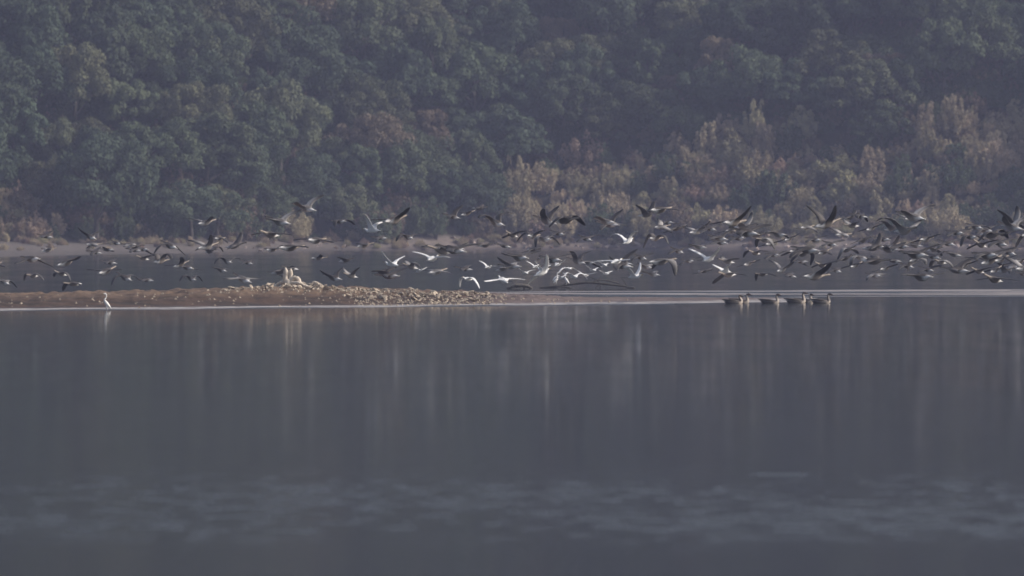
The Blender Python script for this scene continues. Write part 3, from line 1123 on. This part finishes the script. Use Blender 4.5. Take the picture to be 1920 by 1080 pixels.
# g grey goose, p goose with sunlit wings painted paler, w white egret:  body x, y, left tip x, y, right tip x, y (picture) [, left wrist, right wrist]
FLOCK = [
 ('g',86,443,77,446,94,432),('g',168,443,144,426,190,433),('p',175,458,163,466,186,462),('g',178,473,170,479,184,463),
 ('p',90,469,79,466,98,467),('g',58,485,26,495,95,501),('g',-8,497,-30,500,15,501),('g',61,517,41,527,81,526,49,509,73,511),
 ('g',114,513,97,519,131,528,103,511,128,508),('p',7,528,-20,531,27,540,-5,524,19,524),('g',137,532,112,546,151,535,124,529,146,530),('g',125,492,113,493,158,480),
 ('g',199,508,165,505,235,505),('g',205,492,197,495,216,484),('g',201,468,193,463,209,472),('g',234,520,207,535,257,527,218,514,248,512),
 ('g',217,455,196,457,236,452),('p',243,459,231,463,253,456),('g',253,462,240,466,262,459),('g',266,467,254,471,287,480),
 ('g',252,469,243,474,261,464),('g',268,484,255,482,290,479),('g',318,460,287,475,343,480,304,456,331,462),('g',301,490,285,477,328,486,292,474,312,468),
 ('g',338,496,312,498,345,482),('g',350,501,330,497,379,507),('p',386,417,355,409,404,406),('p',388,462,355,450,402,440),
 ('g',394,471,370,470,420,473,380,462,408,457),('g',411,447,391,450,431,456,400,440,420,447),('g',440,461,433,467,456,436),('g',425,490,400,495,447,485,414,478,437,483),
 ('g',463,492,451,495,478,484),('g',414,506,393,500,427,505),('g',274,525,265,527,284,522),('g',358,523,335,527,376,528,348,511,368,512),
 ('p',455,523,415,522,492,524),('p',572,390,551,379,602,365),('p',523,415,495,409,560,392),('g',506,439,466,441,546,441),
 ('g',592,450,553,450,632,455),('g',544,464,529,462,586,464),('g',511,468,497,467,526,467),('g',597,484,590,488,606,477),
 ('g',649,488,637,482,657,487),('g',636,415,625,425,661,422,630,411,652,409),('w',698,432,676,401,711,416,694,410,704,420),('g',739,412,690,413,774,389),
 ('g',526,508,508,509,560,501),('g',545,503,537,507,553,499),('p',535,519,523,516,542,512),('g',625,521,597,507,638,502),
 ('p',658,517,639,501,672,501),('g',683,460,671,457,693,459),('g',712,446,704,450,721,442),('w',735,496,712,471,754,480),
 ('g',720,510,703,508,750,489),('g',728,517,720,519,761,501),('p',770,500,756,491,784,501,763,488,777,488),('w',786,508,776,497,803,501),
 ('w',811,485,776,472,848,483),('g',764,444,740,453,791,438,751,436,777,439),('g',848,406,838,410,863,385),('g',876,400,855,399,884,396),
 ('p',828,469,784,463,843,461),('g',849,468,842,472,899,457),('g',857,465,846,471,874,455),('p',819,509,799,507,852,514),
 ('g',871,504,863,507,879,497),('w',877,523,859,539,896,541,864,518,890,518),('g',898,390,889,392,908,383),('g',929,417,892,408,959,400,912,398,934,398),
 ('w',915,501,900,489,932,499),('p',958,499,928,482,970,492),('p',944,504,936,504,957,502),('g',972,482,936,474,1012,470),
 ('w',943,525,905,527,982,525),('g',945,461,929,459,957,459),('g',911,460,900,461,925,454),('g',1024,414,1014,391,1044,385),
 ('g',999,442,972,454,1027,433,985,431,1012,432),('p',1020,449,1001,464,1046,459,1006,438,1034,438),('w',1015,512,995,534,1030,477,1003,517,1024,496),('w',1017,506,999,489,1030,497),
 ('g',1060,412,1035,426,1104,423,1047,404,1069,398),('g',1141,420,1120,431,1164,392),('p',1135,415,1113,406,1172,422),('w',1177,453,1148,443,1198,434,1158,435,1181,437),
 ('g',1213,402,1196,384,1231,377),('g',1237,393,1213,400,1278,395),('g',1082,490,1063,471,1107,470,1078,472,1090,476),('g',1034,486,1003,487,1073,476),
 ('w',1065,504,1045,512,1082,509,1055,501,1074,501),('w',1076,519,1057,516,1099,524,1064,508,1091,508),('w',1136,513,1120,506,1147,508),('w',1155,491,1116,491,1184,486),
 ('p',1168,495,1137,480,1186,499),('g',1163,497,1150,506,1190,467),('w',1190,519,1170,495,1205,492),('p',1223,514,1199,508,1236,508),
 ('p',1103,492,1084,491,1125,503),('g',1250,417,1235,421,1274,419),('g',1229,447,1210,466,1256,458,1219,430,1243,436),('p',1240,425,1237,410,1264,436),
 ('p',1307,434,1285,425,1335,414),('g',1375,417,1337,421,1412,386),('p',1395,425,1380,415,1416,397),('g',1347,446,1323,449,1376,428),
 ('g',1350,454,1327,457,1375,440),('g',1370,433,1344,438,1392,443),('g',1398,435,1379,441,1445,421),('p',1310,463,1286,458,1321,460),
 ('w',1329,486,1296,466,1352,463),('p',1363,490,1351,479,1382,485),('w',1359,508,1332,496,1365,496),('g',1364,514,1333,532,1395,516),
 ('p',1239,490,1231,505,1272,517,1233,487,1261,484),('p',1459,440,1430,438,1477,447,1443,432,1468,438),('p',1433,449,1416,464,1448,468,1420,447,1445,446),('g',1415,474,1392,483,1441,473,1402,467,1428,468),
 ('g',1429,514,1416,527,1453,518,1420,511,1440,512),('p',1467,505,1445,487,1490,490),('g',1480,516,1471,518,1489,512),('g',1506,476,1485,492,1524,498,1494,473,1527,471),
 ('g',1512,468,1473,484,1531,475),('g',1500,490,1487,493,1514,500),('g',1545,472,1531,477,1563,478),('g',1528,518,1518,514,1563,493),
 ('g',1549,420,1520,385,1570,385),('p',1512,426,1497,428,1536,436),('g',1595,407,1575,412,1609,392),('g',1611,405,1602,409,1624,416,1607,402,1620,400),
 ('p',1597,423,1578,411,1606,416),('p',1580,440,1557,426,1590,445),('p',1697,432,1646,415,1738,409,1664,402,1712,424),('g',1672,428,1649,417,1682,421,1655,412,1678,420),
 ('p',1710,406,1683,395,1751,384),('p',1705,409,1684,402,1728,407),('g',1637,465,1626,467,1657,437),('g',1646,461,1627,467,1655,457),
 ('g',1666,468,1655,462,1696,454),('p',1672,461,1662,460,1688,441),('g',1716,461,1700,458,1728,444),('p',1588,468,1571,492,1615,476,1577,465,1600,467),
 ('p',1612,483,1590,503,1636,496,1598,478,1626,481),('g',1639,489,1598,496,1643,480),('g',1675,489,1664,489,1686,487),('p',1639,516,1620,526,1666,515),
 ('g',1727,519,1680,515,1769,511),('g',1715,477,1687,474,1762,457),('p',1752,468,1738,464,1771,480),('p',1716,486,1707,510,1738,496,1706,484,1733,484),
 ('p',1788,477,1769,474,1797,482),('p',1763,491,1744,510,1785,504,1747,485,1776,486),('g',1793,506,1784,508,1825,482),('g',1856,489,1816,483,1872,482),
 ('g',1849,478,1819,486,1903,464),('g',1828,425,1805,431,1857,431,1815,423,1845,420),('g',1859,440,1836,453,1899,447,1848,431,1873,424),('g',1818,444,1796,462,1844,450,1808,440,1830,440),
 ('p',1900,421,1873,393,1915,386),('p',1896,425,1874,405,1931,404),('g',1919,426,1904,417,1934,408),('g',1929,440,1910,466,1950,455,1916,438,1945,438),
 ('p',1898,499,1888,512,1916,497),('p',1921,503,1888,480,1945,490),('g',1863,523,1829,526,1904,526),('g',1918,513,1897,513,1941,512),('p',1884,507,1873,493,1893,508),
 ('g',1268,428,1246,437,1296,420),('g',1330,428,1308,436,1352,419),('g',1384,446,1360,454,1412,437),('g',1419,440,1398,446,1452,431),
 ('g',1445,457,1424,464,1470,451),('g',1480,447,1462,452,1502,437),('g',1490,470,1468,480,1516,462),('g',1526,449,1506,455,1552,441),
 ('g',1556,457,1536,462,1583,450),('g',1618,450,1596,458,1641,440),('g',1634,428,1612,434,1660,418),('g',1655,448,1630,456,1684,441),
 ('g',1690,462,1668,470,1716,455),('g',1736,448,1712,456,1766,439),('g',1748,480,1722,487,1778,470),('g',1776,456,1752,465,1806,448),
 ('g',1792,436,1768,443,1821,428),('g',1838,458,1812,468,1868,449),('g',1846,431,1824,438,1876,421),('g',1872,455,1846,464,1906,447),
 ('g',1884,437,1858,444,1917,428),('g',1890,472,1862,481,1921,463),('g',1876,486,1850,493,1908,478),('g',1912,489,1884,497,1944,479),
 ('g',1000,468,980,474,1024,460),('g',1046,437,1026,444,1071,429),('g',1098,447,1078,454,1123,440),('g',960,440,938,447,985,433),
 ('g',1200,482,1180,489,1224,474),('g',1270,470,1249,477,1295,463),('g',1540,497,1520,503,1565,490),('g',1584,484,1562,491,1610,476),
 ('w',1004,500,988,489,1022,494),('w',1046,496,1030,483,1062,486),('w',1112,507,1096,497,1128,500),('w',1098,516,1082,508,1116,511),
 ('w',1133,497,1118,488,1150,490),('w',985,512,970,503,1002,506),('p',1210,500,1192,492,1230,494),('w',1052,521,1038,527,1068,526,1044,513,1061,513),
 ('g',1290,489,1270,497,1313,482),('g',1320,508,1300,514,1342,501),('g',1404,494,1384,501,1428,486),('g',1450,478,1430,486,1474,470),
 ('g',1566,506,1546,513,1590,498),('g',1604,497,1582,504,1630,489),('g',1660,503,1638,510,1686,495),('g',1700,498,1678,505,1727,490),
 ('g',1738,505,1716,512,1764,497),('g',1808,497,1784,505,1836,488),('g',1834,508,1810,515,1862,500),('g',1866,506,1842,513,1893,498),
]


def zone_name(px):
    return ('over the bare left end of the bar' if px < 330 else 'above the driftwood stump' if px < 640 else
            'above the stony bar' if px < 930 else 'above the fallen branch' if px < 1210 else
            'above the swimming geese' if px < 1600 else 'towards the right edge')


rb = random.Random(77)
bird_entries = []
for bi, b in enumerate(FLOCK):
    kind, bx, by, lx, ly, rx, ry = b[:7]
    wr = b[7:]
    white = kind == 'w'
    Lm = 0.66 if white else 0.84
    span_px = max(math.hypot(lx - bx, ly - by), math.hypot(rx - bx, ry - by))
    base = 200.0 if bx < 600 else 190.0 if bx < 1200 else 183.0
    d = base + rb.uniform(-14, 14)
    if white: d = rb.uniform(182, 205)
    d = min(d, 0.80 * Lm * FPX / span_px)
    d = max(d, 138.0)
    mpp = d / FPX
    need = span_px * mpp
    wlen = max(0.70 * Lm, min(Lm, need * 1.25))
    if need > wlen * 0.98: wlen = need * 1.03
    sgn = 1 if rb.random() < 0.62 else -1
    tips = []
    for (tx, ty, s) in ((lx, ly, -1), (rx, ry, 1)):
        vx, vz = (tx - bx) * mpp, (by - ty) * mpp
        rest = wlen * wlen - vx * vx - vz * vz
        dy = math.sqrt(max(rest, 0.0)) * 0.9 * s * sgn
        tips.append(Vector((vx, dy, vz)))
    axis = Vector((tips[1].x - tips[0].x, tips[1].y - tips[0].y, 0))
    if axis.length < 1e-3: axis = Vector((1, 0, 0))
    axis.normalize()
    away = rb.random() < 0.72
    if away: fw = Vector((-axis.y, axis.x, 0))       # picture-left wing is the bird's left
    else: fw = Vector((axis.y, -axis.x, 0))
    yaw = math.atan2(fw.y, fw.x)
    Rm = Matrix.Rotation(-yaw, 3, 'Z')
    loc = at(bx, by, d)
    wl = []
    for i, t in enumerate(tips):
        if wr:
            wx, wy = wr[2 * i], wr[2 * i + 1]
            w = Vector(((wx - bx) * mpp, t.y * 0.5, (by - wy) * mpp))
            w = w * 1.25 - t * 0.12
        else:
            w = t * 0.5 + Vector((0, 0, rb.uniform(-0.02, 0.10) * wlen))
        wl.append((Rm @ w, Rm @ t))
    lw, rw = (wl[0], wl[1]) if away else (wl[1], wl[0])
    pal = dict({'g': GOOSE, 'p': SUNLIT, 'w': WHITE}[kind])
    if kind != 'w':
        f = rb.uniform(0.75, 1.3)
        for q in ('back', 'up', 'under', 'belly'):
            pal[q] = tuple(min(0.85, c * f) for c in pal[q])
    o = flying_bird('egret' if white else 'goose', loc, yaw, rb.uniform(0.02, 0.32), lw, rw, pal, white, bi, wlen)
    upl, upr = by - ly, by - ry
    pose = ('wings raised' if upl > 5 and upr > 5 else 'wings lowered' if upl < -3 and upr < -3 else
            'wings tilted' if abs(upl - upr) > 12 else 'wings level')
    what = {'g': 'dark goose', 'p': 'sunlit-painted grey goose', 'w': 'white egret'}[kind]
    lev = 'high ' if by < 440 else 'low ' if by > 485 else ''
    tag(o, None, 'egret' if white else 'goose', 'white egrets in flight' if white else 'geese flying over the lake')
    bird_entries.append((o, '%s, %s, %s%s' % (what, pose, lev, zone_name(bx)), bx))
single_out(bird_entries)


def loft_bird(spine, cols_fn, nr=12):
    """spine: (x, z, half width, half height, tilt) rings along a bent body axis in the x-z plane"""
    V, C, F = [], [], []
    n = len(spine)
    for i, (x, z, w, h) in enumerate(spine):
        a, b = spine[max(i - 1, 0)], spine[min(i + 1, n - 1)]
        t = Vector((b[0] - a[0], 0, b[1] - a[1])).normalized()
        up = Vector((-t.z, 0, t.x))
        for j in range(nr):
            an = 2 * math.pi * j / nr
            V.append(Vector((x, 0, z)) + Vector((0, -1, 0)) * (math.cos(an) * w) + up * (math.sin(an) * h))
            C.append(cols_fn(i, math.sin(an)))
    for i in range(n - 1):
        for j in range(nr):
            a = i * nr + j; b = i * nr + (j + 1) % nr
            F.append((a, b, b + nr, a + nr))
    F.append(tuple(range(nr - 1, -1, -1))); F.append(tuple((n - 1) * nr + j for j in range(nr)))
    return V, C, F


def swimming_goose(px, py, d, label, neck, s=1.0, flip=1, yaw=0.0):
    hx, hz = neck            # head position ahead of and above the breast
    spine = [(-0.42, .205, .02, .010), (-0.35, .185, .055, .028), (-0.27, .140, .105, .070), (-0.16, .095, .150, .110), (-0.02, .070, .168, .128), (0.12, .065, .158, .122),
             (0.215, .085, .118, .105), (0.262, .135, .075, .070), (0.262, .185, .052, .052), (0.235 + hx * .3, .19 + hz * .42, .040, .042), (0.225 + hx * .5, .19 + hz * .75, .035, .038),
             (0.240 + hx * .8, .19 + hz, .036, .040), (0.29 + hx, .196 + hz, .038, .042), (0.340 + hx, .185 + hz, .028, .030), (0.39 + hx, .170 + hz, .017, .016), (0.435 + hx, .160 + hz, .007, .006)]

    def col(i, s_):
        if i >= 14: return (0.025, 0.024, 0.024)
        if i >= 11: return (0.060, 0.040, 0.032) if s_ > -0.55 else (0.30, 0.23, 0.18)
        if i >= 7: return (0.070, 0.046, 0.036) if s_ > 0.0 else (0.55, 0.47, 0.39)
        if i >= 6: return (0.13, 0.10, 0.085) if s_ > 0.3 else (0.42, 0.35, 0.28)
        if i <= 1: return (0.60, 0.57, 0.53) if s_ < 0 else (0.05, 0.045, 0.04)
        return (0.032, 0.026, 0.023) if s_ > -0.1 else (0.06, 0.05, 0.043)
    V, C, F = loft_bird(spine, col)
    # folded wing coverts and crossed primaries as raised ridges of the same skin
    for sy in (-1, 1):
        k = len(V)
        pts = [(0.16, .150, .010), (0.05, .180, .040), (-0.10, .192, .046), (-0.24, .205, .034), (-0.37, .225, .014), (-0.45, .240, .004)]
        for (x, z, r) in pts:
            yy = sy * (0.085 if x > -0.1 else 0.085 + (x + 0.1) * 0.2)
            for j in range(6):
                an = 2 * math.pi * j / 6
                V.append(Vector((x, yy + math.cos(an) * r * 1.2, z - 0.018 + math.sin(an) * r)))
                C.append((0.075, 0.062, 0.052) if x > -0.2 else (0.03, 0.028, 0.027))
        for i in range(len(pts) - 1):
            for j in range(6):
                a = k + i * 6 + j; b = k + i * 6 + (j + 1) % 6
                F.append((a, b, b + 6, a + 6))
    o = mesh_obj('goose', [tuple(v * s) for v in V], F, M['bird'])
    paint(o.data, C)
    x = (px - 960) / FPX * d
    o.location = (x, d, -0.055)
    o.rotation_euler = (0, 0, yaw)
    return tag(o, label, 'goose', 'geese swimming right of the bar')


DS = 171.0
swimming_goose(1376, 568, DS, 'swimming goose at the back left, its whole dark flank in view', (-0.05, 0.14), 0.95, yaw=0.12)
swimming_goose(1388, 568, DS + 1.3, 'swimming goose with pale foreneck, second from left of the swimmers', (0.02, 0.17), 0.95, yaw=-0.3)
swimming_goose(1444, 568, DS + 0.5, 'lone swimming goose in the gap between two huddles', (0.0, 0.17), 0.95, yaw=-0.22)
swimming_goose(1493, 568, DS + 1.4, 'swimming goose with the tallest neck, fourth from left of the swimmers', (0.01, 0.20), 1.0, yaw=0.10)
swimming_goose(1509, 569, DS + 2.6, 'swimming goose half hidden between two others in the right huddle', (-0.02, 0.15), 0.93, yaw=-0.5)
swimming_goose(1540, 568, DS + 0.9, 'swimming goose leading the group at its right end', (0.02, 0.17), 0.97, yaw=0.18)


def standing_egret(px, py_foot, d, label, scale, face, lean, legs=True, water=True, yaw=0.0):
    spine = [(-0.145, .215, .010, .006), (-0.12, .24, .028, .018), (-0.07, .295, .050, .042), (-0.015, .355, .060, .058), (0.03, .415, .050, .054), (0.062, .468, .030, .036),
             (0.068, .515, .021, .022), (0.052 + lean, .56, .018, .018), (0.040 + lean, .61, .016, .017), (0.048 + lean, .66, .018, .02), (0.075 + lean, .685, .022, .023), (0.11 + lean, .685, .017, .018), (0.15 + lean, .677, .008, .008), (0.21 + lean, .667, .003, .003)]
    Wc = (0.87, 0.85, 0.82)
    V, C, F = loft_bird(spine, lambda i, s: (0.25, 0.19, 0.06) if i >= 12 else Wc, 10)
    for sy in (-0.025, 0.025):
        k = len(V)
        pts = [(0.0, .33, .016), (0.005, .26, .011), (-0.01, .13, .007), (0.0, -.04, .007)]
        for (x, z, r) in pts:
            for j in range(5):
                an = 2 * math.pi * j / 5
                V.append(Vector((x + math.cos(an) * r, sy + math.sin(an) * r, z))); C.append((0.04, 0.035, 0.03) if z < .25 else Wc)
        for i in range(len(pts) - 1):
            for j in range(5):
                a = k + i * 5 + j; b = k + i * 5 + (j + 1) % 5
                F.append((a, a + 5, b + 5, b))
    o = mesh_obj('egret', [tuple(v * scale) for v in V], F, M['bird'])
    paint(o.data, C)
    o.location = ((px - 960) / FPX * d, d, (-0.17 if water else 0.0) * scale)
    o.rotation_euler = (0, 0, yaw)
    return tag(o, label, 'egret', 'egrets standing in the shallows')


standing_egret(200, 578, 158.2, 'white egret wading alone at the foot of the brown bar', 1.0, -1, -0.03, yaw=R(200))
standing_egret(1043, 539, 210.4, 'white egret standing by the left part of the fallen branch', 0.95, 1, 0.0, water=False, yaw=R(20))
standing_egret(1062, 539, 210.8, 'white egret standing on the fallen branch under the flock', 0.9, 1, 0.05, water=False, yaw=R(160))

# ------------------------------------------------------------------ haze
hz = 180.0
hx0, hx1, hy0, hy1, z0 = -1510.0, 1510.0, -710.0, 1510.0, -3.8
V = [(hx0, hy0, z0), (hx1, hy0, z0), (hx1, hy1, z0), (hx0, hy1, z0), (hx0, hy0, hz), (hx1, hy0, hz), (hx1, hy1, hz), (hx0, hy1, hz)]
F = [(0, 3, 2, 1), (4, 5, 6, 7), (0, 1, 5, 4), (1, 2, 6, 5), (2, 3, 7, 6), (3, 0, 4, 7)]
hm = bpy.data.materials.new('haze')
hm.use_nodes = True
ht = hm.node_tree
ht.nodes.remove(ht.nodes['Principled BSDF'])
pv = ht.nodes.new('ShaderNodeVolumePrincipled')
pv.inputs['Color'].default_value = (0.63, 0.68, 0.99, 1)
pv.inputs['Density'].default_value = 0.00037
pv.inputs['Anisotropy'].default_value = 0.0
ht.links.new(pv.outputs[0], ht.nodes['Material Output'].inputs['Volume'])
ho = mesh_obj('haze', V, F, hm, smooth=False)
tag(ho, 'thin blue winter haze lying over the lake and hill', kind='stuff')
